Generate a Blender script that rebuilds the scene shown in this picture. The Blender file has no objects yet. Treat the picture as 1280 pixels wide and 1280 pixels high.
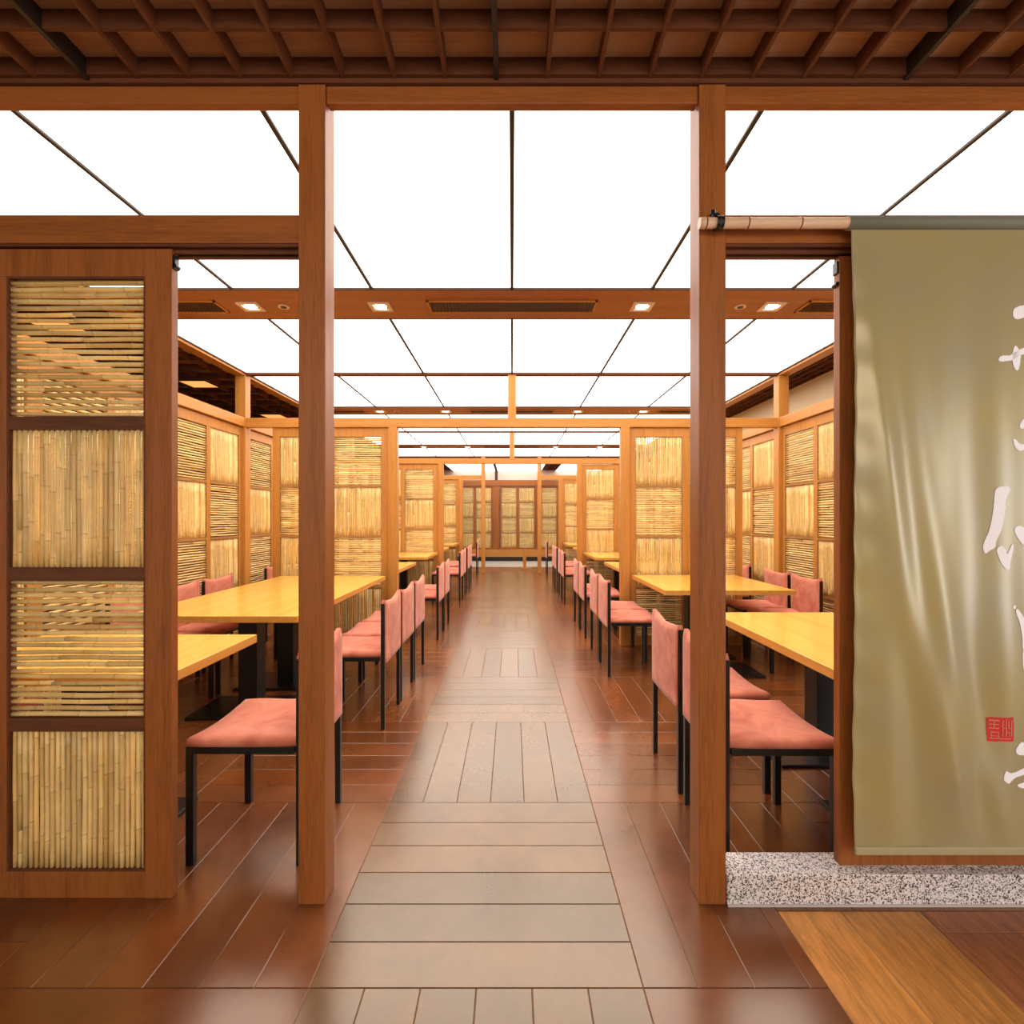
import bpy, bmesh, math, random
from mathutils import Vector, Matrix
random.seed(7)
scn = bpy.context.scene
col = scn.collection
PI = math.pi

# ------------------------------------------------------------------ materials
def newmat(name):
    m = bpy.data.materials.new(name); m.use_nodes = True
    nt = m.node_tree; b = nt.nodes['Principled BSDF']
    return m, nt, b
def N(nt, t, **kw):
    n = nt.nodes.new(t)
    for k, v in kw.items():
        if k.startswith('i_'): n.inputs[k[2:].replace('_', ' ')].default_value = v
        else: setattr(n, k, v)
    return n
def plain(name, c, rough=.5, metal=0, spec=.5):
    m, nt, b = newmat(name)
    b.inputs['Base Color'].default_value = (*c, 1); b.inputs['Roughness'].default_value = rough
    b.inputs['Metallic'].default_value = metal; b.inputs['Specular IOR Level'].default_value = spec
    return m
def emis(name, c, s):
    m, nt, b = newmat(name)
    b.inputs['Base Color'].default_value = (*c, 1)
    b.inputs['Emission Color'].default_value = (*c, 1); b.inputs['Emission Strength'].default_value = s
    return m
def wood(name, c1, c2, axis='z', scale=9., rough=.42, bump=.04, coat=0.):
    m, nt, b = newmat(name); L = nt.links
    tc = N(nt, 'ShaderNodeTexCoord'); mp = N(nt, 'ShaderNodeMapping')
    s = {'x': (.06, 1, 1), 'y': (1, .06, 1), 'z': (1, 1, .06)}[axis]
    mp.inputs['Scale'].default_value = [q*scale for q in s]
    oi = N(nt, 'ShaderNodeObjectInfo')
    add = N(nt, 'ShaderNodeVectorMath', operation='MULTIPLY_ADD')
    add.inputs[1].default_value = (13.7, 7.1, 9.3)
    L.new(oi.outputs['Random'], add.inputs[0]); L.new(tc.outputs['Object'], add.inputs[2])
    L.new(add.outputs[0], mp.inputs[0])
    n1 = N(nt, 'ShaderNodeTexNoise'); n1.inputs['Scale'].default_value = 3.; n1.inputs['Detail'].default_value = 8; n1.inputs['Distortion'].default_value = .6
    n2 = N(nt, 'ShaderNodeTexNoise'); n2.inputs['Scale'].default_value = 22.; n2.inputs['Detail'].default_value = 4
    L.new(mp.outputs[0], n1.inputs['Vector']); L.new(mp.outputs[0], n2.inputs['Vector'])
    mx = N(nt, 'ShaderNodeMath', operation='MULTIPLY_ADD'); mx.inputs[1].default_value = .55
    L.new(n2.outputs['Fac'], mx.inputs[0]); 
    m2 = N(nt, 'ShaderNodeMath', operation='MULTIPLY'); m2.inputs[1].default_value = .65
    L.new(n1.outputs['Fac'], m2.inputs[0]); L.new(m2.outputs[0], mx.inputs[2])
    cr = N(nt, 'ShaderNodeValToRGB')
    cr.color_ramp.elements[0].position = .34; cr.color_ramp.elements[0].color = (*c1, 1)
    cr.color_ramp.elements[1].position = .66; cr.color_ramp.elements[1].color = (*c2, 1)
    L.new(mx.outputs[0], cr.inputs[0]); L.new(cr.outputs[0], b.inputs['Base Color'])
    b.inputs['Specular IOR Level'].default_value = .3
    b.inputs['Roughness'].default_value = rough; b.inputs['Coat Weight'].default_value = coat; b.inputs['Coat Roughness'].default_value = .12
    bp = N(nt, 'ShaderNodeBump'); bp.inputs['Strength'].default_value = bump; bp.inputs['Distance'].default_value = .01
    L.new(mx.outputs[0], bp.inputs['Height']); L.new(bp.outputs[0], b.inputs['Normal'])
    return m
def vcol_wood(name, rough=.28, dark=.8, light=1.25, bump=.03, nscale=5., spec=.5, stretch=(1, 1, 1), dist=1.2):
    """base colour from the per-piece 'tint' attribute times streaky noise"""
    m, nt, b = newmat(name); L = nt.links
    at = N(nt, 'ShaderNodeAttribute', attribute_name='tint')
    tc = N(nt, 'ShaderNodeTexCoord'); mp = N(nt, 'ShaderNodeMapping'); mp.inputs['Scale'].default_value = stretch
    L.new(tc.outputs['Object'], mp.inputs[0])
    n1 = N(nt, 'ShaderNodeTexNoise'); n1.inputs['Scale'].default_value = nscale; n1.inputs['Detail'].default_value = 9; n1.inputs['Distortion'].default_value = dist; n1.inputs['Roughness'].default_value = .65
    L.new(mp.outputs[0], n1.inputs['Vector'])
    mr = N(nt, 'ShaderNodeMapRange'); mr.inputs['From Min'].default_value = .3; mr.inputs['From Max'].default_value = .7
    mr.inputs['To Min'].default_value = dark; mr.inputs['To Max'].default_value = light
    L.new(n1.outputs['Fac'], mr.inputs['Value'])
    sc = N(nt, 'ShaderNodeVectorMath', operation='SCALE')
    L.new(at.outputs['Color'], sc.inputs[0]); L.new(mr.outputs[0], sc.inputs['Scale'])
    L.new(sc.outputs[0], b.inputs['Base Color'])
    r2 = N(nt, 'ShaderNodeMapRange'); r2.inputs['To Min'].default_value = rough*.85; r2.inputs['To Max'].default_value = rough*1.2
    L.new(n1.outputs['Fac'], r2.inputs['Value']); L.new(r2.outputs[0], b.inputs['Roughness'])
    b.inputs['Specular IOR Level'].default_value = spec
    bp = N(nt, 'ShaderNodeBump'); bp.inputs['Strength'].default_value = bump; bp.inputs['Distance'].default_value = .01
    L.new(n1.outputs['Fac'], bp.inputs['Height']); L.new(bp.outputs[0], b.inputs['Normal'])
    return m

CED1, CED2 = (.19, .056, .012), (.33, .105, .024)
M = {}
for ax in 'xyz':
    M['cedar_'+ax] = wood('cedar_'+ax, CED1, CED2, ax)
    M['orange_'+ax] = wood('orange_wood_'+ax, (.37, .145, .026), (.52, .225, .045), ax)
M['rail_dark'] = wood('dark_rail_wood', (.07, .022, .008), (.14, .045, .016), 'x', rough=.6)
M['thin_rail'] = wood('thin_rail_wood', (.26, .12, .03), (.40, .20, .06), 'x', rough=.5)
M['lattice'] = wood('lattice_wood', (.09, .028, .010), (.15, .05, .018), 'y', rough=.6)
M['lattice_x'] = wood('lattice_wood_x', (.07, .022, .008), (.12, .038, .013), 'x', rough=.6)
M['boards'] = wood('ceiling_board_wood', (.42, .22, .11), (.56, .33, .18), 'x', scale=5, rough=.7)
M['dark'] = plain('dark_metal', (.02, .013, .009), .5)
M['seam'] = plain('dark_seam_metal', (.035, .022, .014), .6)
M['black'] = plain('black_lacquered_steel', (.006, .006, .007), .32)
M['band'] = wood('ceiling_band_wood', (.26, .085, .025), (.36, .125, .04), 'x', scale=4)
M['top'] = wood('honey_table_wood', (.72, .38, .06), (.88, .53, .10), 'y', scale=6, rough=.22, bump=.012, coat=.4)
M['topedge'] = wood('table_edge_wood', (.55, .24, .04), (.68, .33, .07), 'y', scale=8, rough=.35)
M['light'] = emis('lit_diffuser', (1, .975, .93), 3.55)
M['bulb'] = emis('downlight_glow', (1, .93, .8), 14)
M['warmbulb'] = emis('warm_downlight_glow', (1, .45, .12), 1.1)
M['plate'] = plain('downlight_trim_plate', (.75, .62, .5), .35)
M['cream'] = plain('cream_plaster', (.80, .66, .44), .9)
M['bamboo'] = vcol_wood('bamboo_cane', rough=.4, dark=.88, light=1.06, nscale=14, bump=.02)
M['floor'] = vcol_wood('dark_plank_floor', rough=.235, dark=.72, light=1.3, nscale=3.2, bump=0, spec=.9, dist=.3)
M['floor'].node_tree.nodes['Principled BSDF'].inputs['IOR'].default_value = 1.6
M['floor'].node_tree.nodes['Principled BSDF'].inputs['Specular Tint'].default_value = (1, .92, .78, 1)
M['oak'] = vcol_wood('oak_floor_board', rough=.4, dark=.55, light=1.3, nscale=9, bump=.08, stretch=(5, .6, 1))
M['sub'] = plain('floor_joint_filler', (.30, .15, .08), .7)

def granite():
    m, nt, b = newmat('speckled_granite'); L = nt.links
    tc = N(nt, 'ShaderNodeTexCoord'); v = N(nt, 'ShaderNodeTexVoronoi'); v.inputs['Scale'].default_value = 270
    n = N(nt, 'ShaderNodeTexNoise'); n.inputs['Scale'].default_value = 120; n.inputs['Detail'].default_value = 5
    L.new(tc.outputs['Object'], v.inputs['Vector']); L.new(tc.outputs['Object'], n.inputs['Vector'])
    bw = N(nt, 'ShaderNodeRGBToBW'); L.new(v.outputs['Color'], bw.inputs[0])
    a = N(nt, 'ShaderNodeMath', operation='ADD'); L.new(bw.outputs[0], a.inputs[0]); L.new(n.outputs['Fac'], a.inputs[1])
    cr = N(nt, 'ShaderNodeValToRGB'); e = cr.color_ramp.elements
    e[0].position = .70; e[0].color = (.02, .018, .02, 1); e[1].position = 1.04; e[1].color = (.86, .80, .79, 1)
    q = cr.color_ramp.elements.new(.84); q.color = (.36, .31, .31, 1)
    L.new(a.outputs[0], cr.inputs[0]); L.new(cr.outputs[0], b.inputs['Base Color']); b.inputs['Roughness'].default_value = .55
    return m
M['granite'] = granite()
def suede():
    m, nt, b = newmat('salmon_suede'); L = nt.links
    tc = N(nt, 'ShaderNodeTexCoord')
    n = N(nt, 'ShaderNodeTexNoise'); n.inputs['Scale'].default_value = 9; n.inputs['Detail'].default_value = 6; n.inputs['Distortion'].default_value = .8
    L.new(tc.outputs['Object'], n.inputs['Vector'])
    cr = N(nt, 'ShaderNodeValToRGB'); e = cr.color_ramp.elements
    e[0].position = .3; e[0].color = (.50, .14, .085, 1); e[1].position = .72; e[1].color = (.74, .27, .175, 1)
    L.new(n.outputs['Fac'], cr.inputs[0]); L.new(cr.outputs[0], b.inputs['Base Color'])
    b.inputs['Roughness'].default_value = .85; b.inputs['Sheen Weight'].default_value = .35; b.inputs['Sheen Roughness'].default_value = .4
    b.inputs['Sheen Tint'].default_value = (1, .75, .7, 1); b.inputs['Specular IOR Level'].default_value = .15
    bp = N(nt, 'ShaderNodeBump'); bp.inputs['Strength'].default_value = .12; bp.inputs['Distance'].default_value = .02
    L.new(n.outputs['Fac'], bp.inputs['Height']); L.new(bp.outputs[0], b.inputs['Normal'])
    return m
M['suede'] = suede()
def cloth():
    m, nt, b = newmat('olive_satin_cloth'); L = nt.links
    tc = N(nt, 'ShaderNodeTexCoord')
    n = N(nt, 'ShaderNodeTexNoise'); n.inputs['Scale'].default_value = 2.2; n.inputs['Detail'].default_value = 4
    L.new(tc.outputs['Object'], n.inputs['Vector'])
    cr = N(nt, 'ShaderNodeValToRGB'); e = cr.color_ramp.elements
    e[0].position = .35; e[0].color = (.41, .32, .10, 1); e[1].position = .65; e[1].color = (.37, .315, .175, 1)
    L.new(n.outputs['Fac'], cr.inputs[0]); L.new(cr.outputs[0], b.inputs['Base Color'])
    b.inputs['Roughness'].default_value = .33; b.inputs['Specular IOR Level'].default_value = .9; b.inputs['Metallic'].default_value = .1
    b.inputs['Sheen Weight'].default_value = .4; b.inputs['Sheen Tint'].default_value = (.85, .9, 1, 1)
    w = N(nt, 'ShaderNodeTexNoise'); w.inputs['Scale'].default_value = 600
    L.new(tc.outputs['Object'], w.inputs['Vector'])
    bp = N(nt, 'ShaderNodeBump'); bp.inputs['Strength'].default_value = .08; bp.inputs['Distance'].default_value = .002
    L.new(w.outputs['Fac'], bp.inputs['Height']); L.new(bp.outputs[0], b.inputs['Normal'])
    return m
M['cloth'] = cloth()
M['sleeve'] = plain('grey_green_sleeve_cloth', (.20, .20, .155), .6)
M['ink'] = plain('white_ink', (.98, .96, 1.0), .8, 0, .2)
M['red'] = plain('red_seal_ink', (.62, .02, .02), .6)
M['sealline'] = plain('seal_line', (.62, .25, .12), .6)

# ------------------------------------------------------------------ mesh helpers
def bx(bm, x0, x1, y0, y1, z0, z1, mi=0, bev=0):
    vs = [bm.verts.new((x, y, z)) for z in (z0, z1) for y in (y0, y1) for x in (x0, x1)]
    F = [(0, 2, 3, 1), (4, 5, 7, 6), (0, 1, 5, 4), (2, 6, 7, 3), (0, 4, 6, 2), (1, 3, 7, 5)]
    fs = []
    for f in F:
        q = bm.faces.new([vs[i] for i in f]); q.material_index = mi; fs.append(q)
    if bev:
        es = list({e for f in fs for e in f.edges})
        bmesh.ops.bevel(bm, geom=es, offset=bev, segments=2, affect='EDGES', profile=.6, clamp_overlap=True)
    return fs
def obj(name, bm, mats, parent=None, smooth=False, loc=None):
    me = bpy.data.meshes.new(name); bm.normal_update(); bm.to_mesh(me); bm.free()
    for m in (mats if isinstance(mats, (list, tuple)) else [mats]): me.materials.append(m)
    if smooth:
        for p in me.polygons: p.use_smooth = True
    o = bpy.data.objects.new(name, me); col.objects.link(o)
    if parent: o.parent = parent
    if loc: o.location = loc
    return o
def box_obj(name, b, mat, parent=None, bev=0):
    """box given in parent coordinates; the object origin sits at the base centre"""
    x0, x1, y0, y1, z0, z1 = b; cx, cy = (x0+x1)/2, (y0+y1)/2
    bm = bmesh.new(); bx(bm, x0-cx, x1-cx, y0-cy, y1-cy, 0, z1-z0, 0, bev)
    return obj(name, bm, mat, parent, loc=(cx, cy, z0))
def tag(o, label, cat, group=None):
    o['label'] = label; o['category'] = cat
    if group: o['group'] = group
    return o
def struct(o): o['kind'] = 'structure'; return o
def empty(name, loc=(0, 0, 0), rz=0):
    o = bpy.data.objects.new(name, None); col.objects.link(o)
    o.location = loc; o.rotation_euler = (0, 0, rz); o.empty_display_size = .05
    return o
def copy_tree(o, parent=None):
    c = o.copy(); col.objects.link(c)
    if parent: c.parent = parent
    for ch in o.children: copy_tree(ch, c)
    return c
def cyl(bm, a, b, r, seg=12, mi=0, r2=None):
    a, b = Vector(a), Vector(b); d = (b-a); L = d.length
    q = d.to_track_quat('Z', 'Y').to_matrix().to_4x4()
    res = bmesh.ops.create_cone(bm, cap_ends=True, segments=seg, radius1=r, radius2=r if r2 is None else r2, depth=L, matrix=Matrix.Translation((a+b)/2) @ q)
    for v in res['verts']:
        for f in v.link_faces: f.material_index = mi

YP = [1.70, 5.06, 8.42, 11.78]       # partition planes
HC = 2.67                             # ceiling height
SX = 2.66                             # outer screen walls

# ------------------------------------------------------------------ floor (basket weave planks)
def build_floor():
    bm = bmesh.new(); cl = bm.loops.layers.float_color.new('tint')
    X0, Y0, S = -.54, 1.363, .89
    g = .0008
    def clip(x0, x1, y0, y1):
        return x0 < x1-.004 and y0 < y1-.004
    def plank(x0, x1, y0, y1, c, mi=0):
        if not clip(x0, x1, y0, y1): return
        x0 += g; x1 -= g; y0 += g; y1 -= g; b = .0016; zt = 0; zl = -.0012
        o = [bm.verts.new(p) for p in ((x0, y0, zl), (x1, y0, zl), (x1, y1, zl), (x0, y1, zl))]
        i = [bm.verts.new(p) for p in ((x0+b, y0+b, zt), (x1-b, y0+b, zt), (x1-b, y1-b, zt), (x0+b, y1-b, zt))]
        fs = [bm.faces.new(i)] + [bm.faces.new((o[k], o[(k+1) % 4], i[(k+1) % 4], i[k])) for k in range(4)]
        for f in fs:
            f.material_index = mi
            for l in f.loops: l[cl] = (*c, 1)
    def tint():
        v = random.uniform(.8, 1.2); r = random.uniform(-.01, .012)
        return ((.165+r)*v, .049*v, (.0125-r*.2)*v)
    for i in range(-6, 5):
        for j in range(-4, 12):
            xa, ya = X0+i*S, Y0+j*S
            trans = (i+j) % 2 == 0
            for k in range(6):
                w = S/6
                if trans: r = [xa, xa+S, ya+k*w, ya+(k+1)*w]
                else: r = [xa+k*w, xa+(k+1)*w, ya, ya+S]
                c = tint()
                if i == 0: c = (c[0]*.80, c[1]*1.30, c[2]*1.9)      # aisle strip tinted greyer: the ceiling's reflection put into the plank colour
                if r[2] < 1.62 and r[1] > .845:            # the oak area takes over in front of the step
                    if r[3] <= 1.6301: 
                        r[1] = min(r[1], .845)
                    elif not trans or True:
                        plank(max(r[0], .845), r[1], max(r[2], 1.63), r[3], c); r[1] = min(r[1], .845)
                plank(*r, c)
    def oak(): 
        v = random.uniform(.85, 1.15); return (.52*v, .215*v, .045*v)
    for y0, y1 in ((-2.2, -.6), (-.6, 1.63)):
        plank(.845, 1.045, y0, y1, oak(), 1); plank(1.045, 1.297, y0, y1, oak(), 1)
    y = 1.63
    for k in range(12):
        y1 = y-(.085 if k == 0 else .27); plank(1.297, 3.6, y1, y, (.30*random.uniform(.85, 1.1), .105, .035), 1); y = y1
    bx(bm, -5.9, 3.9, -2.3, 12.06, -.05, -.0025, 2)
    # pale stone floor beyond the last frame
    return struct(obj('floor', bm, [M['floor'], M['oak'], M['sub']]))
build_floor()
bm = bmesh.new(); bx(bm, -5.9, 3.9, 13.2, 17, -.05, .0005, 0); bx(bm, -5.9, 3.9, 12.06, 13.2, -.05, 0, 1)
struct(obj('floor', bm, [plain('pale_stone_floor', (.5, .47, .42), .35), M['floor'] if False else plain('far_floor_wood', (.2, .075, .032), .3)]))

# ------------------------------------------------------------------ ceilings
def lattice(name, x0, x1, y0, y1, barsY, slatsX, holes=()):
    bm = bmesh.new()
    # boards above (with holes for lights)
    bx(bm, x0, x1, y0, y1, HC+.058, HC+.075, 0)
    for y in barsY: bx(bm, x0, x1, y-.006, y+.006, HC+.002, HC+.057, 1)
    for x in slatsX: bx(bm, x-.006, x+.006, y0, y1, HC, HC+.0565, 2)
    return struct(obj(name, bm, [M['boards'], M['lattice_x'], M['lattice']]))
def fr(a, b, s):
    out = []; x = a
    while x < b: out.append(x); x += s
    return out
lattice('ceiling', -4.4, 4.4, -2.2, 1.652, [1.49-.16*k for k in range(22)]+[1.645], [-.05+.165*k for k in range(-26, 27) if k % 8])
bm = bmesh.new()
for k in (-24, -16, -8, 0, 8, 16, 24): bx(bm, -.05+.165*k-.0075, -.05+.165*k+.0075, -2.2, 1.652, HC-.006, HC+.055)
struct(obj('trim_1', bm, M['dark']))
lattice('ceiling', -5.4, -2.72, 1.78, 12, fr(1.9, 12, .3), fr(-5.3, -2.75, .3))
lattice('ceiling', 2.72, 3.07, 1.78, 12, fr(1.9, 12, .3), fr(2.8, 3.07, .09))
# rear hall ceiling
lattice('ceiling', -5.4, 5, 12.0, 17, fr(12.1, 17, .3), fr(-5.3, 5, .3))

# lit ceiling: band + cells + seams
W = .87
bandn = 0
ords = ['first', 'second', 'third', 'fourth', 'fifth', 'sixth', 'seventh', 'eighth', 'ninth']
bayname = ['nearest', 'middle', 'far']
colname = ['far left', 'second from the left', 'left of centre', 'right of centre', 'second from the right', 'far right']
def plate_light(x, y, rnd=False):
    if rnd:
        bm = bmesh.new(); cyl(bm, (0, 0, -.006), (0, 0, .004), .036, 20, 0); cyl(bm, (0, 0, -.009), (0, 0, -.004), .02, 16, 1)
        return obj('ceiling_sensor', bm, [M['plate'], M['dark']], loc=(x, y, HC))
    t = empty('downlight', (x, y, HC))
    bm = bmesh.new(); s, q = .07, .045
    for a in ((-s, s, -s, -q), (-s, s, q, s), (-s, -q, -q, q), (q, s, -q, q)): bx(bm, a[0], a[1], a[2], a[3], -.007, .002)
    obj('trim_plate', bm, M['plate'], t)
    bm = bmesh.new(); cyl(bm, (0, 0, -.004), (0, 0, 0), .04, 20); obj('lamp', bm, M['bulb'], t)
    return t
for b in range(3):
    y0 = YP[b]
    ya, yb = y0+1.48, y0+1.94
    bm = bmesh.new()
    bx(bm, -2.61, 2.61, ya, yb, HC, HC+.03)
    struct(obj('ceiling', bm, M['band']))
    cells = [(y0+.045, ya-.008), (yb+.008, y0+3.36-.05)]
    for r, (c0, c1) in enumerate(cells):
        for k in range(6):
            xa = -2.61+k*W
            bm = bmesh.new(); bx(bm, xa+.009, xa+W-.009, c0, c1, HC+.010, HC+.022)
            o = obj('ceiling_light_panel', bm, M['light'])
            tag(o, 'glowing ceiling panel, %s, %s the vent band of the %s bay' % (colname[k], 'in front of' if r == 0 else 'behind', bayname[b]), 'ceiling light', 'glowing ceiling panels')
    bm = bmesh.new()
    for k in range(7):
        x = -2.61+k*W
        for c0, c1 in cells: bx(bm, x-.009, x+.009, c0-.003, c1+.003, HC, HC+.03)
    for y in (ya-.005, yb+.005): bx(bm, -2.61, 2.61, y-.006, y+.006, HC-.002, HC+.03)
    struct(obj('trim_2', bm, M['seam']))
    bm = bmesh.new()
    bx(bm, -2.72, 2.72, y0+3.36-.042, y0+3.36+.042, HC-.008, HC+.03)
    struct(obj('trim_3', bm, M['rail_dark']))
    bm = bmesh.new()
    for s in (-1, 1): bx(bm, min(s*2.615, s*2.72), max(s*2.615, s*2.72), y0, y0+3.36, HC-.02, HC+.09)
    struct(obj('trim_4', bm, M['orange_y']))
    if b == 2: bpy.data.objects
    # vents and downlights
    for vx, vn in ((0, 'centre'), (-2.27, 'left'), (2.27, 'right')):
        hw = .56 if vx == 0 else .33
        t = empty('air_vent', (vx, y0+1.73, HC))
        bm = bmesh.new(); h = .095
        for a in ((-hw, hw, -h, -h+.014), (-hw, hw, h-.014, h), (-hw, -hw+.014, -h, h), (hw-.014, hw, -h, h)): bx(bm, *a, -.008, .003)
        obj('frame', bm, M['orange_x'], t)
        bm = bmesh.new(); bx(bm, -hw+.01, hw-.01, -h+.01, h-.01, -.0015, -.0005); obj('backing', bm, M['dark'], t)
        bm = bmesh.new()
        for x in fr(-hw+.026, hw-.02, .024): bx(bm, x-.003, x+.003, -h+.012, h-.012, -.007, -.001)
        obj('grille', bm, M['rail_dark'], t)
        tag(t, 'slotted brown air vent at the %s of the ceiling band in the %s bay' % (vn, bayname[b]), 'vent', 'ceiling air vents')
    for lx, ln in ((-1.75, 'leftmost'), (-.88, 'left of centre'), (.87, 'right of centre'), (1.74, 'rightmost')):
        tag(plate_light(lx, y0+1.73), 'small square recessed downlight, %s in the %s ceiling band' % (ln, bayname[b]), 'downlight', 'recessed downlights in the ceiling bands')
    for lx, ln in ((-1.53, 'left'), (1.53, 'right')):
        tag(plate_light(lx, y0+1.73, True), 'small round ceiling sensor on the %s side of the %s ceiling band' % (ln, bayname[b]), 'sensor', 'round ceiling sensors')
# warm lights in the left corridor ceiling
for i, (x, y) in enumerate(((-3.3, 5.4), (-3.3, 7.1), (-3.35, 3.8))):
    t = empty('recessed_lamp', (x, y, HC))
    bm = bmesh.new()
    for a in ((-.17, .17, -.17, -.14), (-.17, .17, .14, .17), (-.17, -.14, -.14, .14), (.14, .17, -.14, .14)): bx(bm, *a, -.01, .05)
    obj('frame', bm, M['rail_dark'], t)
    bm = bmesh.new(); bx(bm, -.14, .14, -.14, .14, -.002, .004); obj('diffuser', bm, M['warmbulb'], t)
    tag(t, 'warm square lamp in the lattice ceiling beyond the left screens, %s one' % ['middle', 'furthest', 'nearest'][i], 'ceiling light', 'corridor lamps')
# rear hall ceiling panels
for i, (x0, x1, n) in enumerate(((-1.74, -.5, 'left'), (-.42, .86, 'middle'), (1.3, 2.6, 'right'))):
    bm = bmesh.new(); bx(bm, x0, x1, 12.9, 15.4, HC-.012, HC-.002)
    tag(obj('ceiling_light_panel', bm, M['light']), '%s glowing panel in the dark ceiling in front of the rear wall' % n, 'ceiling light', 'rear hall ceiling panels')

# ------------------------------------------------------------------ walls around
def wall(name, b, m): 
    bm = bmesh.new(); bx(bm, *b); return struct(obj(name, bm, m))
wall('wall_right', (3.07, 3.15, 1.8, 12.2, 0, 2.9), M['cream'])
wall('wall_left', (-5.5, -5.4, 1.8, 17, 0, 2.9), plain('brown_plaster', (.16, .08, .04), .8))
wall('wall_back', (-5.4, 5, 15.25, 15.35, 0, 2.9), plain('pale_plaster', (.62, .5, .42), .9))

# ------------------------------------------------------------------ posts & lintels
P = .0435
def post(x, y, z0, z1, label, mat='cedar_z', name='wooden_post', hx=P, hy=P):
    return tag(box_obj(name, (x-hx, x+hx, y-hy, y+hy, z0, z1), M[mat], bev=.003), label, 'post' if name != 'short_strut' else 'strut')
ZL0, ZL1 = 2.146, 2.237
FY = 1.70
post(-.648, FY, 0, 2.655, 'tall square cedar post left of the aisle entrance, beside the front left chair')
post(.649, FY, 0, 2.655, 'tall square cedar post right of the aisle entrance, carrying the bamboo pole')
def beam(x0, x1, y, z0, z1, label, mat='cedar_x', hy=.036, name='lintel_beam'):
    return tag(box_obj(name, (x0, x1, y-hy, y+hy, z0, z1), M[mat], bev=.003), label, 'beam')
bm = bmesh.new(); bx(bm, -4.4, 4.4, 1.6535, 1.742, 2.657, 2.76); struct(obj('trim_7', bm, M['rail_dark']))
for a, b, n in ((-2.7, -.693, 'left of the left entrance post'), (-.603, .604, 'between the two entrance posts'), (.694, 2.7, 'right of the right entrance post')):
    beam(a, b, 1.680, 2.598, 2.655, 'reddish header beam right under the lattice ceiling, '+n, hy=.016, name='header_beam')
beam(-2.7, -.693, FY, ZL0, ZL1, 'reddish lintel over the left front bamboo door')
beam(.694, 2.7, FY, ZL0, ZL1, 'reddish lintel behind the bamboo pole and banner')
for x0, x1, n in ((-2.7, -.693, 1), (.694, 2.7, 2)):
    bm = bmesh.new(); bx(bm, x0, x1, FY-.028, FY-.020, 2.139, 2.146); bx(bm, x0, x1, FY+.020, FY+.028, 2.122, 2.146); bx(bm, x0, x1, FY-.004, FY+.004, 2.128, 2.146)
    struct(obj('trim_5', bm, M['rail_dark']))
bn = ['front', 'second', 'third', 'last']
for i, y in enumerate(YP):
    if i in (1, 2):
        beam(-2.61, 2.61, y, ZL0, ZL1, 'orange wood lintel spanning the aisle at the %s partition' % bn[i], 'orange_x')
        post(0, y, ZL1, HC-.008, 'short wooden strut above the aisle lintel of the %s partition' % bn[i], 'orange_z', 'short_strut', .04, .035)
    if i == 3:
        beam(-2.61, -.705, y, ZL0, ZL1, 'orange wood lintel left of the far entrance posts', 'orange_x')
        beam(.675, 2.61, y, ZL0, ZL1, 'orange wood lintel right of the far entrance posts', 'orange_x')
        post(-.66, y, 0, HC-.008, 'left slim wooden post at the far end of the aisle', 'orange_z')
        post(.63, y, 0, HC-.008, 'right slim wooden post at the far end of the aisle', 'orange_z')
    for s, sn in ((-1, 'left'), (1, 'right')):
        if i: post(s*SX, y, 0, HC-.02, 'full height wooden corner post of the %s screen wall at the %s partition' % (sn, bn[i]), 'orange_z', hx=.05, hy=.05)
        if i: post(-1.17 if s < 0 else 1.112, y, 0, ZL0, 'wooden post on the %s edge of the aisle at the %s partition' % (sn, bn[i]), 'orange_z')
for b in range(3):
    for s, sn in ((-1, 'left'), (1, 'right')):
        o = box_obj('lintel_beam', (s*SX-.045, s*SX+.045, YP[b]+.052, YP[b+1]-.052, ZL0, ZL1), M['orange_y'], bev=.003)
        tag(o, 'wooden lintel running along the %s screen wall of the %s bay' % (sn, bayname[b]), 'beam')

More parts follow.
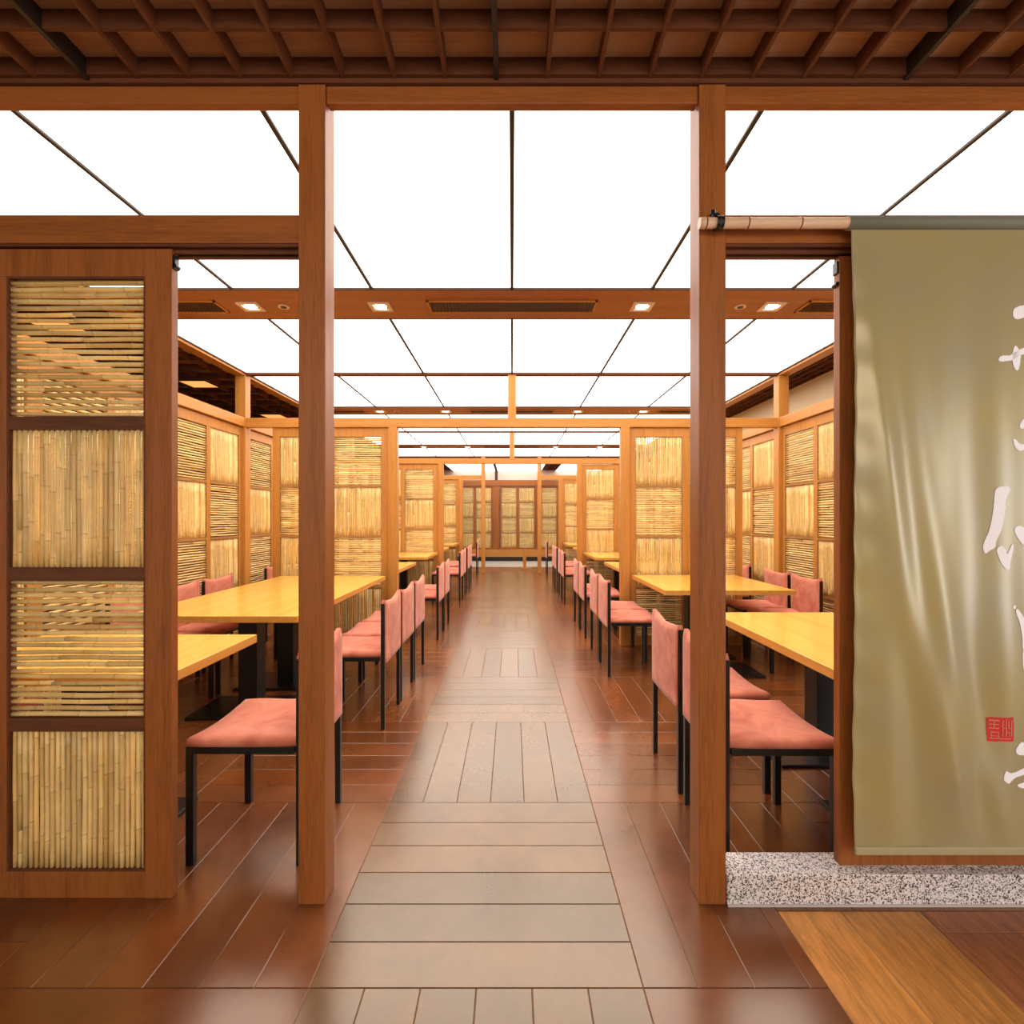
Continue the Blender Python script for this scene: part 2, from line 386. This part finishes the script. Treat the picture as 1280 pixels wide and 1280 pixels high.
# ------------------------------------------------------------------ bamboo panels
PW, PH = .47, .475
def bamboo_mesh(horizontal, seed, seg=9):
    rnd = random.Random(seed); bm = bmesh.new(); cl = bm.loops.layers.float_color.new('tint')
    Lr, span = (PW, PH) if horizontal else (PH, PW)
    pitch = .0208 if horizontal else .0186
    n = int(span/pitch); pitch = span/n
    warp = [0]*3
    for k in range(n):
        c0 = (k+.5)*pitch
        r0 = rnd.uniform(.0070, .0088) if horizontal else rnd.uniform(.0070, .0088)
        # break positions: a cane ends, another begins
        cuts = [0]
        if rnd.random() < (.4 if horizontal else .05): cuts.append(rnd.uniform(.25, .75)*Lr)
        cuts.append(Lr)
        for a, b in zip(cuts[:-1], cuts[1:]):
            v = rnd.uniform(.78, 1.12) if horizontal else rnd.uniform(.86, 1.1)
            w = rnd.random()
            base = (.90*v, (.67-.09*w)*v, (.285-.09*w)*v)
            r = r0*rnd.uniform(.9, 1.08); off = rnd.uniform(-.0015, .0015); tilt = rnd.uniform(-.002, .002) if horizontal else 0
            nodes = []; t = a+rnd.uniform(.03, .16)
            while t < b-.01: nodes.append(t); t += rnd.uniform(.13, .24)
            st = sorted({a, b, *[a+(b-a)*q/5 for q in range(1, 5)], *[x for m_ in nodes for x in (m_-.004, m_, m_+.004) if a < x < b]})
            ph = rnd.uniform(0, 6)
            prev = None; streak = rnd.uniform(.85, 1); pk = 1
            for t in st:
                rr = r*(1.10 if any(abs(t-m_) < 1e-6 for m_ in nodes) else 1)
                cc = c0+off+tilt*(t/Lr-.5)*2+.0009*math.sin(t*17+ph)
                isn = any(abs(t-m_) < 1e-6 for m_ in nodes)
                streak += rnd.uniform(-.09, .09); streak = min(1.05, max(.72, streak))
                ck = streak*(.72 if isn else 1)
                ring = []
                for q in range(seg):
                    an = 2*PI*q/seg; u = cc+rr*math.cos(an); y = rr*math.sin(an)
                    ring.append(bm.verts.new((t, y, u) if horizontal else (u, y, t)))
                if prev:
                    for q in range(seg):
                        f = bm.faces.new((prev[q], prev[(q+1) % seg], ring[(q+1) % seg], ring[q])); f.smooth = True
                        for l, kk in zip(f.loops, (pk, pk, ck, ck)): l[cl] = (base[0]*kk, base[1]*kk**1.15, base[2]*kk**1.3, 1)
                else:
                    bm.faces.new(ring[::-1])
                prev = ring; pk = ck
            bm.faces.new(prev)
    bmesh.ops.recalc_face_normals(bm, faces=bm.faces)
    me = bpy.data.meshes.new('bamboo_panel'); bm.to_mesh(me); bm.free(); me.materials.append(M['bamboo'])
    return me
HM = [bamboo_mesh(True, 10+i) for i in range(4)]
VM = [bamboo_mesh(False, 30+i) for i in range(4)]
def frame_bits(bm, cols, stL, mid, stR, h, th, cw, bot, topr, rail, rows):
    pass
def make_screen(name, cols, stile, mid, cw, first_h, mat='cedar', rows=4, h=2.13, topr=.083, bot=.087, mrail=.030, th=.032, seed=0):
    """local x along the width from 0, z up, y = thickness. Parts: frame, rails, bamboo panels"""
    rnd = random.Random(seed)
    root = empty(name)
    wid = 2*stile+cols*cw+(cols-1)*mid
    bm = bmesh.new()
    bx(bm, 0, stile, -th/2, th/2, 0, h, 0, .002); bx(bm, wid-stile, wid, -th/2, th/2, 0, h, 0, .002)
    bx(bm, stile, wid-stile, -th/2+.001, th/2-.001, 0, bot, 0, .002); bx(bm, stile, wid-stile, -th/2+.001, th/2-.001, h-topr, h, 0, .002)
    for c in range(1, cols):
        x = stile+c*cw+(c-1)*mid; bx(bm, x, x+mid, -th/2+.001, th/2-.001, bot, h-topr, 0, .002)
    obj('frame', bm, M[mat+'_z'], root)
    ph = (h-topr-bot-(rows-1)*mrail)/rows
    for c in range(cols):
        x = stile+c*(cw+mid)
        bm = bmesh.new()
        for r in range(1, rows):
            z = bot+r*ph+(r-1)*mrail
            bx(bm, x, x+cw, -.0145, .0145, z-.002, z+mrail+.002, 0, .003 if mrail > .02 else .001)
        # thin dark bead round each opening
        for r in range(rows):
            z = bot+r*(ph+mrail); q = .007 if mrail > .02 else .004
            for a in ((x, x+q, z, z+ph), (x+cw-q, x+cw, z, z+ph), (x+q, x+cw-q, z, z+q), (x+q, x+cw-q, z+ph-q, z+ph)):
                bx(bm, a[0], a[1], -.0135, .0135, a[2], a[3])
        obj('cross_rail', bm, M['rail_dark'] if mat == 'cedar' and h > 2 else M['thin_rail'], root)
        for r in range(rows):
            z = bot+r*(ph+mrail)
            top_index = rows-1-r
            hz = ((top_index+c) % 2 == 0) == first_h
            o = bpy.data.objects.new('bamboo_panel', rnd.choice(HM if hz else VM)); col.objects.link(o); o.parent = root
            q = .006
            o.location = (x+q, 0, z+q); o.scale = ((cw-2*q)/PW, 1, (ph-2*q)/PH)
    return root, wid
# front left sliding door
t, w = make_screen('sliding_screen', 2, .088, .058, .457, True, h=2.137, topr=.090, seed=1)
# rows seen in the photo belong to the right-hand column: the first (left) column is offset
t.location = (-1.119-w, FY, 0)
for c in [c for c in t.children if c.name.startswith('bamboo_panel')]:
    # swap horizontal and vertical so the right column starts horizontal
    hz = c.data in HM
    c.data = (VM if hz else HM)[random.randrange(4)]
bm = bmesh.new(); bx(bm, w-.006, w+.007, -.012, .012, 2.075, 2.12, 0, .002); cyl(bm, (w+.004, -.012, 2.085), (w+.004, .012, 2.085), .008, 12)
obj('hanger_bracket', bm, M['black'], t)
tag(t, 'large front sliding door of checkered bamboo canes in a cedar frame, left of the entrance', 'screen')
# front right sliding door on the granite step
t, w = make_screen('sliding_screen', 2, .085, .058, .457, True, h=2.02, seed=2)
t.location = (1.085, FY+.012, .1)
bm = bmesh.new(); bx(bm, -.006, .01, -.012, .012, 1.965, 2.005, 0, .002); cyl(bm, (-.003, -.012, 1.93), (-.003, .012, 1.93), .007, 12)
obj('hanger_bracket', bm, M['black'], t)
tag(t, 'cedar framed bamboo sliding door standing on the granite step behind the olive banner', 'screen')
# partition screens
protoL, wl = make_screen('partition_screen', 2, .07, .055, .475, False, 'orange', mrail=.016, h=2.14, th=.03, seed=3)
protoR, wr = make_screen('partition_screen', 2, .06, .065, .465, False, 'orange', mrail=.016, h=2.14, th=.03, seed=4)
for i in (1, 2, 3):
    for s, sn in ((-1, 'left'), (1, 'right')):
        pr = protoL if s < 0 else protoR
        o = pr if i == 1 else copy_tree(pr)
        o.location = (-1.215-wl, YP[i], 0) if s < 0 else (1.157, YP[i], 0)
        tag(o, 'bamboo screen standing crosswise %s of the aisle at the %s partition' % (sn, bn[i]), 'screen', 'partition screens')
# side wall screens
protoW, ww = make_screen('wall_screen', 2, .044, .048, .474, True, 'orange', mrail=.016, h=2.14, th=.03, seed=5)
first = True
for b in range(3):
    for k in range(3):
        for s, sn in ((-1, 'left'), (1, 'right')):
            o = protoW if first else copy_tree(protoW); first = False
            y = YP[b]+.055+k*1.084
            if s < 0: o.location = (-SX, y, 0); o.rotation_euler = (0, 0, PI/2)
            else: o.location = (SX, y+ww, 0); o.rotation_euler = (0, 0, -PI/2)
            tag(o, 'checkered bamboo wall screen on the %s side, %s from the front in the %s bay' % (sn, ords[k], bayname[b]), 'screen', 'side wall bamboo screens')

# ------------------------------------------------------------------ granite step
bm = bmesh.new(); bx(bm, .695, 3.4, 1.652, 1.765, 0, .10, 0, .003)
tag(obj('granite_step', bm, M['granite']), 'speckled grey granite step under the banner', 'step')
bm = bmesh.new(); bx(bm, .695, 3.4, 1.646, 1.652, 0, .006); struct(obj('trim_6', bm, plain('pale_joint', (.6, .55, .52), .6)))

# ------------------------------------------------------------------ tables
TZ = .70
def pedestal(root, x, y):
    bm = bmesh.new(); bx(bm, x-.06, x+.06, y-.06, y+.06, .014, TZ-.045, 0, .003)
    root = obj('column', bm, M['black'], root)
    bm = bmesh.new(); bx(bm, x-.32, x+.32, y-.2, y+.2, 0, .016, 0, .005); obj('base_plate', bm, M['black'], root)
    bm = bmesh.new(); bx(bm, x-.2, x+.2, y-.15, y+.15, TZ-.046, TZ-.038, 0, .002); obj('mounting_plate', bm, M['black'], root)
def table(x0, x1, y0, y1, peds, label, side):
    cx, cy = (x0+x1)/2, (y0+y1)/2; hw, hl = (x1-x0)/2, (y1-y0)/2
    t = empty('dining_table', (cx, cy, 0))
    bm = bmesh.new(); bx(bm, -hw, hw, -hl, hl, TZ-.038, TZ, 0, .003)
    for f in bm.faces:
        if f.calc_center_median().z < TZ-.001: f.material_index = 1
    obj('tabletop', bm, [M['top'], M['topedge']], t)
    for p in peds: pedestal(t, 0, p-cy)
    tag(t, label, 'table'); t['group'] = 'tables on the %s side' % side
LX = (-2.21, -1.21); RX = (1.17, 2.17)
table(*LX, 1.80, 2.43, [2.07], 'short honey wood table partly hidden behind the front left bamboo door', 'left')
table(*LX, 2.88, 4.90, [3.37, 3.92], 'long honey wood table on the left in front of the second partition', 'left')
table(*LX, 5.22, 6.46, [5.5, 6.2], 'honey wood table just behind the left second partition', 'left')
table(*LX, 7.25, 8.34, [7.5, 8.1], 'honey wood table in front of the left third partition', 'left')
table(*LX, 8.60, 9.82, [8.9, 9.5], 'small looking honey table just behind the left third partition', 'left')
table(*LX, 10.62, 11.68, [10.9, 11.4], 'furthest honey table on the left, before the far posts', 'left')
table(*RX, 1.80, 3.00, [2.05, 2.76], 'honey wood table seen between the right entrance post and the banner', 'right')
table(*RX, 3.91, 4.98, [4.2, 4.74], 'honey wood table on the right in front of the second partition', 'right')
table(*RX, 5.22, 6.50, [5.5, 6.2], 'honey wood table just behind the right second partition', 'right')
table(*RX, 7.15, 8.34, [7.5, 8.1], 'honey wood table in front of the right third partition', 'right')
table(*RX, 8.60, 9.82, [8.9, 9.5], 'small looking honey table just behind the right third partition', 'right')
table(*RX, 10.62, 11.68, [10.9, 11.4], 'furthest honey table on the right, before the far posts', 'right')

# ------------------------------------------------------------------ chair (local: faces +x, origin on the floor in the middle)
CW, CD, CH = .43, .42, .75
def make_chair():
    t = empty('dining_chair')
    hw, hd = CW/2, CD/2
    lt = .024
    for s in (-1, 1):
        y0 = s*(hw-lt/2)
        for x0, z1, hx in ((-hd+.0115, CH-.006, .0115), (hd-.014, .425, .014)):
            bm = bmesh.new(); bx(bm, x0-hx, x0+hx, y0-lt/2, y0+lt/2, 0, z1, 0, .002)
            obj('leg', bm, M['black'], t)
    bm = bmesh.new()
    for s in (-1, 1):
        y0 = s*(hw-.010); bx(bm, -hd+.03, hd-.026, y0-.009, y0+.009, .402, .426, 0, .001)
    bx(bm, -hd+.006, -hd+.026, -hw+.022, hw-.022, .402, .426, 0, .001); bx(bm, hd-.024, hd-.004, -hw+.022, hw-.022, .402, .426, 0, .001)
    obj('seat_frame', bm, M['black'], t)
    # seat cushion: saddle shaped grid, closed underneath
    nx, ny = 22, 22; bm = bmesh.new()
    def prof(u):                       # rounded rim
        return (1-abs(u)**5)
    top = []; bot = []
    for i in range(nx+1):
        u = -1+2*i/nx; u = math.sin(u*PI/2)*.35+u*.65; rt = []; rb = []
        for j in range(ny+1):
            v = -1+2*j/ny; v = math.sin(v*PI/2)*.35+v*.65
            x = .004+u*(hd+(.010 if u > 0 else .002)); y = v*(hw-.002)
            if u < 0: y *= 1-.03*(u*u)  # between the uprights
            edge = min(prof(u), prof(v))
            e = max(0, edge)**.5
            rc = 1-.035*(abs(u)*abs(v))**6
            z = .430+.027*e+.017*v*v-.008*(1-u*u)*(1-v*v)+(.006*u if u < 0 else -.004*u*u) 
            z += .0025*math.sin(5*u+2*v)*(1-u*u)
            rt.append(bm.verts.new((x*rc, y*rc, z)))
            rb.append(bm.verts.new((x*rc*.985, y*rc*.985, .424)))
        top.append(rt); bot.append(rb)
    for i in range(nx):
        for j in range(ny):
            bm.faces.new((top[i][j], top[i+1][j], top[i+1][j+1], top[i][j+1]))
            bm.faces.new((bot[i][j], bot[i][j+1], bot[i+1][j+1], bot[i+1][j]))
    rim = [(i, 0) for i in range(nx)]+[(nx, j) for j in range(ny)]+[(i, ny) for i in range(nx, 0, -1)]+[(0, j) for j in range(ny, 0, -1)]
    for k in range(len(rim)):
        a, b = rim[k], rim[(k+1) % len(rim)]
        bm.faces.new((top[b[0]][b[1]], top[a[0]][a[1]], bot[a[0]][a[1]], bot[b[0]][b[1]]))
    bmesh.ops.recalc_face_normals(bm, faces=bm.faces)
    obj('seat', bm, M['suede'], t, smooth=True)
    # backrest: sling curved in plan, padded, rolled top
    bm = bmesh.new(); nz, nw = 14, 20
    F, B = [], []
    for i in range(nz+1):
        w = i/nz; z = .388+w*(CH+.004-.388); rf = []; rb = []
        for j in range(nw+1):
            v = -1+2*j/nw; y = v*(hw-.006)
            bulge = .020*(1-v*v)*(.45+.55*w)
            xb = -hd-.004-bulge*.5+.014*(abs(v)**8)*0
            th = .030+.010*math.sin(PI*min(1, abs(v)*1.0))*w
            th *= (1-.0*w)
            em = 1-max(0, (w-.9)/.1)**2*.45
            zz = z-.012*(1-v*v)*(w**3)+.012*(abs(v)**3)*(w**4)
            xm = xb+th/2
            rb.append(bm.verts.new((xm-th/2*em, y, zz))); rf.append(bm.verts.new((xm+th/2*em, y*.985, zz)))
        F.append(rf); B.append(rb)
    for i in range(nz):
        for j in range(nw):
            bm.faces.new((B[i][j], B[i+1][j], B[i+1][j+1], B[i][j+1])); bm.faces.new((F[i][j], F[i][j+1], F[i+1][j+1], F[i+1][j]))
    for j in range(nw):
        bm.faces.new((B[nz][j], F[nz][j], F[nz][j+1], B[nz][j+1])); bm.faces.new((B[0][j], B[0][j+1], F[0][j+1], F[0][j]))
    # leave the two ends open to the uprights (closed by faces)
    for i in range(nz):
        for j in (0, nw):
            bm.faces.new((B[i][j], F[i][j], F[i+1][j], B[i+1][j]))
    bmesh.ops.recalc_face_normals(bm, faces=bm.faces)
    obj('backrest', bm, M['suede'], t, smooth=True)
    return t
proto = make_chair(); used = False
def chair(x, y, rz, label, group):
    global used
    o = copy_tree(proto) if used else proto
    used = True
    o.location = (x, y, 0); o.rotation_euler = (0, 0, rz)
    tag(o, label, 'chair', group)
AX = .754+CD/2
gl = 'salmon chairs along the left of the aisle'; gr = 'salmon chairs along the right of the aisle'
base = 'salmon suede chair, '
for y, n in ((2.055, 'alone in front at the left, beside the left entrance post'),
             (3.245, 'first of the three at the long left table'),
             (3.715, 'second of the three at the long left table'),
             (4.195, 'third and furthest of the three at the long left table'),
             (5.475, 'left of the aisle, first just behind the second partition'),
             (5.955, 'left of the aisle, second behind the second partition'),
             (7.70, 'left of the aisle, nearer of the pair before the third partition'),
             (8.15, 'left of the aisle, further of the pair before the third partition'),
             (8.90, 'left of the aisle, first behind the third partition'),
             (9.36, 'left of the aisle, second behind the third partition'),
             (11.27, 'last one on the left, next to the far left post')):
    chair(-AX, y, PI, base+n, gl)
for y, n in ((2.04, 'at the right, seen through and behind the right entrance post'),
             (2.535, 'right of the aisle, just left of the right entrance post'),
             (4.245, 'nearer of the pair at the right table before the second partition'),
             (4.72, 'further of the pair at the right table before the second partition'),
             (5.545, 'right of the aisle, first just behind the second partition'),
             (6.03, 'right of the aisle, second behind the second partition'),
             (7.65, 'right of the aisle, nearer of the pair before the third partition'),
             (8.12, 'right of the aisle, further of the pair before the third partition'),
             (8.90, 'right of the aisle, first behind the third partition'),
             (9.36, 'right of the aisle, second behind the third partition'),
             (11.27, 'last one on the right, next to the far right post')):
    chair(AX, y, 0, base+n, gr)
for y, n in ((2.06, 'facing the aisle at the short table, seen through the front bamboo door'),
             (3.36, 'facing the aisle at the long left table, nearest the front door'),
             (3.85, 'at the long left table, middle of three by the left wall'),
             (4.34, 'facing the aisle at the far end of the long left table'),
             (5.38, 'by the left wall, seen through the gap in the second partition')):
    chair(-2.5+CD/2, y, 0, base+n, 'chairs along the left screen wall')
for y, n in ((4.33, 'facing the aisle by the right wall, nearest the banner'),
             (4.81, 'facing the aisle by the right wall, against the second partition gap'),
             (5.56, 'by the right wall, seen through the gap in the second partition')):
    chair(2.5-CD/2, y, PI, base+n, 'chairs along the right screen wall')

# ------------------------------------------------------------------ banner, pole, writing
BY = 1.618; BZ = 2.183
def cloth_d(x, z):
    """forward displacement of the cloth (towards -y)"""
    u = x-1.08; t = max(0, (2.16-z)/1.97)         # 0 top .. 1 bottom
    d = .008*math.sin(2*PI*(u/.19-.15)-1.1*t)*(.25+.75*t)
    c = .03+.36*t**1.9                            # big swoosh sweeping from the left edge to lower right
    d += .036*math.exp(-((u-c)/.058)**2)*min(1, t*3)*(1-.55*t)
    c2 = .17+.34*t**2.6
    d += .026*math.exp(-((u-c2)/.05)**2)*min(1, t*2.5)*(1-.6*t)
    d += .002*math.sin(z*41+u*9)*math.exp(-(u/.05)**2)
    d += .003*math.sin(z*9+u*14)*t
    return d*min(1, t*9)*min(1, (1-t)*7+.15)
BX0, BX1 = 1.072, 2.36; BT, BB = 2.172, .192
root = empty('fabric_banner', (BX0, BY, BT))
def bpt(x, z, off=0): return (x-BX0, -cloth_d(x, z)-off, z-BT)
bm = bmesh.new(); nx, nz = 150, 160; g = []
for i in range(nx+1):
    rowv = []
    for j in range(nz+1):
        x = BX0+(BX1-BX0)*i/nx; z = BB+(BT-BB)*j/nz
        wob = -.008*math.sin(PI*min(1, (BT-z)/1.7))*max(0, 1-i/12)
        p = bpt(x, z); rowv.append(bm.verts.new((p[0]-wob+.012*max(0, 1-i/40)*(1-j/nz), p[1], p[2])))
    g.append(rowv)
for i in range(nx):
    for j in range(nz): bm.faces.new((g[i][j], g[i+1][j], g[i+1][j+1], g[i][j+1]))
clo = obj('cloth', bm, M['cloth'], root, smooth=True)
so = clo.modifiers.new('thickness', 'SOLIDIFY'); so.thickness = .0016; so.offset = -1
# hems
bm = bmesh.new(); bx(bm, .012, BX1-BX0, -.006, .006, BB-BT-.004, BB-BT+.022, 0, .004)
obj('hem', bm, plain('light_olive_hem', (.42, .37, .20), .6), root)
bm = bmesh.new(); cyl(bm, (-.012, .002, BZ-BT), (BX1-BX0, .002, BZ-BT), .0215, 20); obj('pole_sleeve', bm, M['sleeve'], root, smooth=True)
tag(root, 'long olive cloth banner with white brush writing and a red seal', 'banner')

def inside(p, poly):
    x, y = p; c = False; n = len(poly)
    for i in range(n):
        x1, y1 = poly[i]; x2, y2 = poly[(i+1) % n]
        if (y1 > y) != (y2 > y) and x < (x2-x1)*(y-y1)/(y2-y1)+x1: c = not c
    return c
def smooth_poly(poly, it=2):
    for _ in range(it):
        q = []
        for i in range(len(poly)):
            a, b = poly[i], poly[(i+1) % len(poly)]
            q += [(a[0]*.75+b[0]*.25, a[1]*.75+b[1]*.25), (a[0]*.25+b[0]*.75, a[1]*.25+b[1]*.75)]
        poly = q
    return poly
BS = 640/BY
def A(p): return ((1200+p[0]*.2813-640)/BS, 1.25-(360+p[1]*.2813-648)/BS)
def B_(p): return ((1200+p[0]*.211-640)/BS, 1.25-(740+p[1]*.211-648)/BS)
def patch(name, poly, mat, off=.0012, st=.0016, sm=2):
    poly = smooth_poly(poly, sm) if sm else poly
    xs = [p[0] for p in poly]; zs = [p[1] for p in poly]
    x0, x1, z0, z1 = min(xs), max(xs), min(zs), max(zs)
    nx, nz = int((x1-x0)/st)+2, int((z1-z0)/st)+2; bm = bmesh.new(); cache = {}
    def V(i, j):
        if (i, j) not in cache:
            cache[(i, j)] = bm.verts.new(bpt(x0+i*st, z0+j*st, off))
        return cache[(i, j)]
    for i in range(nx):
        for j in range(nz):
            if inside((x0+(i+.5)*st, z0+(j+.5)*st), poly):
                bm.faces.new((V(i, j), V(i+1, j), V(i+1, j+1), V(i, j+1)))
    return obj(name, bm, mat, root)
SA = [
 [(232,115),(238,92),(262,80),(284,76),(340,70),(345,120),(284,130),(262,140),(238,136)],
 [(163,318),(180,300),(215,304),(240,286),(284,264),(340,250),(340,276),(284,294),(262,302),(230,322),(205,326),(172,330)],
 [(238,262),(250,254),(264,275),(274,300),(266,355),(252,370),(236,352),(228,310)],
 [(262,610),(284,580),(320,556),(322,600),(290,624),(268,626)],
 [(228,668),(246,673),(260,692),(284,695),(330,688),(330,712),(284,720),(260,726),(238,706)],
 [(160,885),(190,880),(214,883),(218,905),(197,932),(194,1000),(182,1070),(157,1120),(154,1155),(132,1165),(115,1184),(104,1162),(108,1130),(130,1080),(144,1000),(149,930),(150,905)],
 [(158,1158),(178,1141),(197,1160),(202,1188),(214,1165),(228,1134),(236,1142),(232,1172),(218,1215),(217,1252),(198,1254),(176,1222),(161,1182)],
 [(238,1070),(258,1053),(284,1063),(340,1080),(340,1172),(284,1142),(260,1117),(243,1092)],
]
SB = [
 [(304,88),(308,78),(316,76),(325,80),(327,89),(322,98),(312,98),(305,95)],
 [(320,112),(335,94),(365,128),(382,150),(425,200),(425,480),(379,470),(368,440),(372,300),(358,200),(338,150)],
 [(318,942),(340,905),(365,886),(382,895),(450,900),(450,970),(379,968),(345,967)],
 [(241,1102),(260,1048),(282,1068),(320,1064),(379,1046),(460,1036),(460,1072),(379,1088),(330,1092),(300,1107),(278,1131),(256,1120)],
 [(328,1138),(379,1132),(460,1110),(460,1170),(379,1167),(348,1156)],
]
for s in SA: patch('brush_stroke', [A(p) for p in s], M['ink'])
for s in SB: patch('brush_stroke', [B_(p) for p in s], M['ink'])
seal = patch('red_seal', [B_(p) for p in ((158,742),(306,738),(308,880),(160,884))], M['red'], sm=0)
# thin carved lines of the seal: two block characters side by side
LN = [(172,756,225,762),(172,780,222,785),(195,756,200,800),(172,802,222,807),(178,826,222,831),(178,826,183,866),(218,826,223,866),(178,848,222,852),(172,862,290,867),
      (240,756,245,850),(258,752,263,850),(272,760,277,800),(290,752,295,850),(240,800,262,804),(272,800,296,804),(262,826,296,830),(276,830,281,850)]
for a, b_, c, d in LN:
    pl = patch('seal_line', [B_((a, b_)), B_((c, b_)), B_((c, d)), B_((a, d))], M['sealline'], off=.0022, st=.0009, sm=0)

t = empty('bamboo_pole', (.592, BY, BZ))
bm = bmesh.new()
st = [0]; r = .0165
nodes = [.02, .152, .318, .484]
xs = sorted({0., 2.2, *[n+d for n in nodes+[.484+.166*k for k in range(1, 10)] for d in (-.006, -.002, .002, .006) if 0 < n+d < 2.2]})
nd = nodes+[.484+.166*k for k in range(1, 10)]
prev = None
for x in xs:
    rr = r*(1.09 if any(abs(x-n) < .003 for n in nd) else 1)
    ring = [bm.verts.new((x, rr*math.cos(2*PI*q/20), rr*math.sin(2*PI*q/20))) for q in range(20)]
    if prev:
        for q in range(20):
            f = bm.faces.new((prev[q], prev[(q+1) % 20], ring[(q+1) % 20], ring[q])); f.smooth = True
            if any(abs(x-.002-n) < .0015 for n in nd): f.material_index = 1
    else: bm.faces.new(ring[::-1])
    prev = ring
bm.faces.new(prev); bmesh.ops.recalc_face_normals(bm, faces=bm.faces)
obj('pole', bm, [wood('pale_bamboo_pole', (.62, .40, .24), (.78, .54, .36), 'x', rough=.4), M['rail_dark']], t)
tag(t, 'pale horizontal bamboo pole fixed across the right entrance post, carrying the banner', 'pole')
# black strap with hook on the post
t = empty('pole_strap', (.650, BY, BZ))
bm = bmesh.new()
for dx in (-.008, .004):
    for q in range(24):
        a0, a1 = 2*PI*q/24, 2*PI*(q+1)/24; R1 = .0185; R2 = .022
        for (ra, rb) in ((R2, R2),):
            v = [bm.verts.new((dx+w_, ra*math.cos(a), ra*math.sin(a))) for w_, a in ((0, a0), (.011, a0), (.011, a1), (0, a1))]
            bm.faces.new(v)
obj('loop', bm, M['black'], t)
bm = bmesh.new(); bx(bm, -.012, .012, .010, .037, .016, .040, 0, .004); cyl(bm, (-.008, .018, .038), (-.008, .018, .050), .008, 12)
obj('hook', bm, M['black'], t)
tag(t, 'black strap and hook tying the bamboo pole to the right entrance post', 'strap')

# ------------------------------------------------------------------ rear wall
RW = 14.95
t = empty('raised_platform', (0, RW+.02, 0))
bm = bmesh.new(); bx(bm, -4.5, 4.5, -.06, .27, .13, .345); obj('edge_board', bm, M['orange_x'], t)
bm = bmesh.new(); bx(bm, -4.5, 4.5, .03, .26, 0, .129); obj('recess', bm, M['dark'], t)
tag(t, 'raised wooden platform edge with dark recess along the rear wall', 'platform')
protoB = None
for x0, n in ((-2.75, 'leftmost'), (-1.62, 'left of the wide brown pillar'), (-.36, 'in the middle of the aisle view'), (.82, 'right of the far right post'), (1.98, 'rightmost')):
    if protoB is None:
        protoB, wb = make_screen('rear_screen', 2, .05, .08, .44, True, 'cedar', mrail=.016, h=1.85, topr=.05, bot=.04, seed=9); o = protoB
    else: o = copy_tree(protoB)
    o.location = (x0, RW+.08, .345)
    tag(o, 'dim bamboo screen on the rear wall, '+n, 'screen', 'rear wall bamboo screens')
for x, hw, n in ((-.47, .095, 'wide brown pillar on the rear wall, left of the middle screen'), (.76, .05, 'brown pillar on the rear wall beside the far right post'), (1.93, .05, 'brown pillar at the right of the rear wall'), (-1.68, .05, 'brown pillar at the left of the rear wall')):
    tag(box_obj('wall_pillar', (x-hw, x+hw, RW+.03, RW+.13, .345, 2.20), M['cedar_z']), n, 'pillar')
tag(box_obj('header_beam', (-4.5, 4.5, RW+.02, RW+.16, 2.205, 2.37), M['cedar_x']), 'brown header beam across the rear wall above the screens', 'beam')
tag(box_obj('short_strut', (-.5, -.42, RW+.02, RW+.10, 2.375, 2.655), M['dark']), 'dark strut above the header of the rear wall', 'strut')
# little wooden stand near the rear posts
t = empty('wooden_stand', (.31, 12.6, 0))
bm = bmesh.new(); bx(bm, -.04, .04, -.04, .04, 0.0, .46, 0, .004); obj('post', bm, M['orange_z'], t)
bm = bmesh.new(); bx(bm, -.055, .055, -.055, .055, .46, .49, 0, .004); obj('cap', bm, M['orange_x'], t)
bm = bmesh.new(); bx(bm, -.07, .07, -.07, .07, 0, .03, 0, .004); obj('foot', bm, M['orange_x'], t)
tag(t, 'small low wooden stand at the far end of the aisle', 'stand')

# ------------------------------------------------------------------ lights
def area(name, loc, rot, sx, sy, e, c):
    l = bpy.data.lights.new(name, 'AREA'); l.shape = 'RECTANGLE'; l.size = sx; l.size_y = sy; l.energy = e; l.color = c
    o = bpy.data.objects.new(name, l); col.objects.link(o); o.location = loc; o.rotation_euler = rot
    return o
area('front_fill_light', (0, -1.9, 2.1), (math.radians(72), 0, 0), 3.6, 1.2, 70, (1, .88, .74))  # unseen warm fill added behind the camera to light the post fronts
area('rear_hall_lamp', (0, 13.4, 2.55), (0, 0, 0), 4, 1.2, 5, (1, .85, .7))
area('banner_streak_light', (3.9, -.5, 1.15), (math.radians(90), 0, math.radians(52)), 1.1, 1.6, 34, (.92, .94, 1))  # unseen cool light added for bright streaks on the banner folds
w = bpy.data.worlds.new('world'); scn.world = w; w.use_nodes = True
w.node_tree.nodes['Background'].inputs[0].default_value = (1, .84, .68, 1); w.node_tree.nodes['Background'].inputs[1].default_value = .55

cam = bpy.data.cameras.new('camera'); cam.sensor_width = 36; cam.lens = 18; cam.shift_y = 8/1280; cam.clip_start = .05
co = bpy.data.objects.new('camera', cam); col.objects.link(co); co.location = (0, 0, 1.25); co.rotation_euler = (PI/2, 0, 0)
scn.camera = co
scn.view_settings.view_transform = 'Standard'; scn.view_settings.look = 'None'; scn.view_settings.exposure = 0
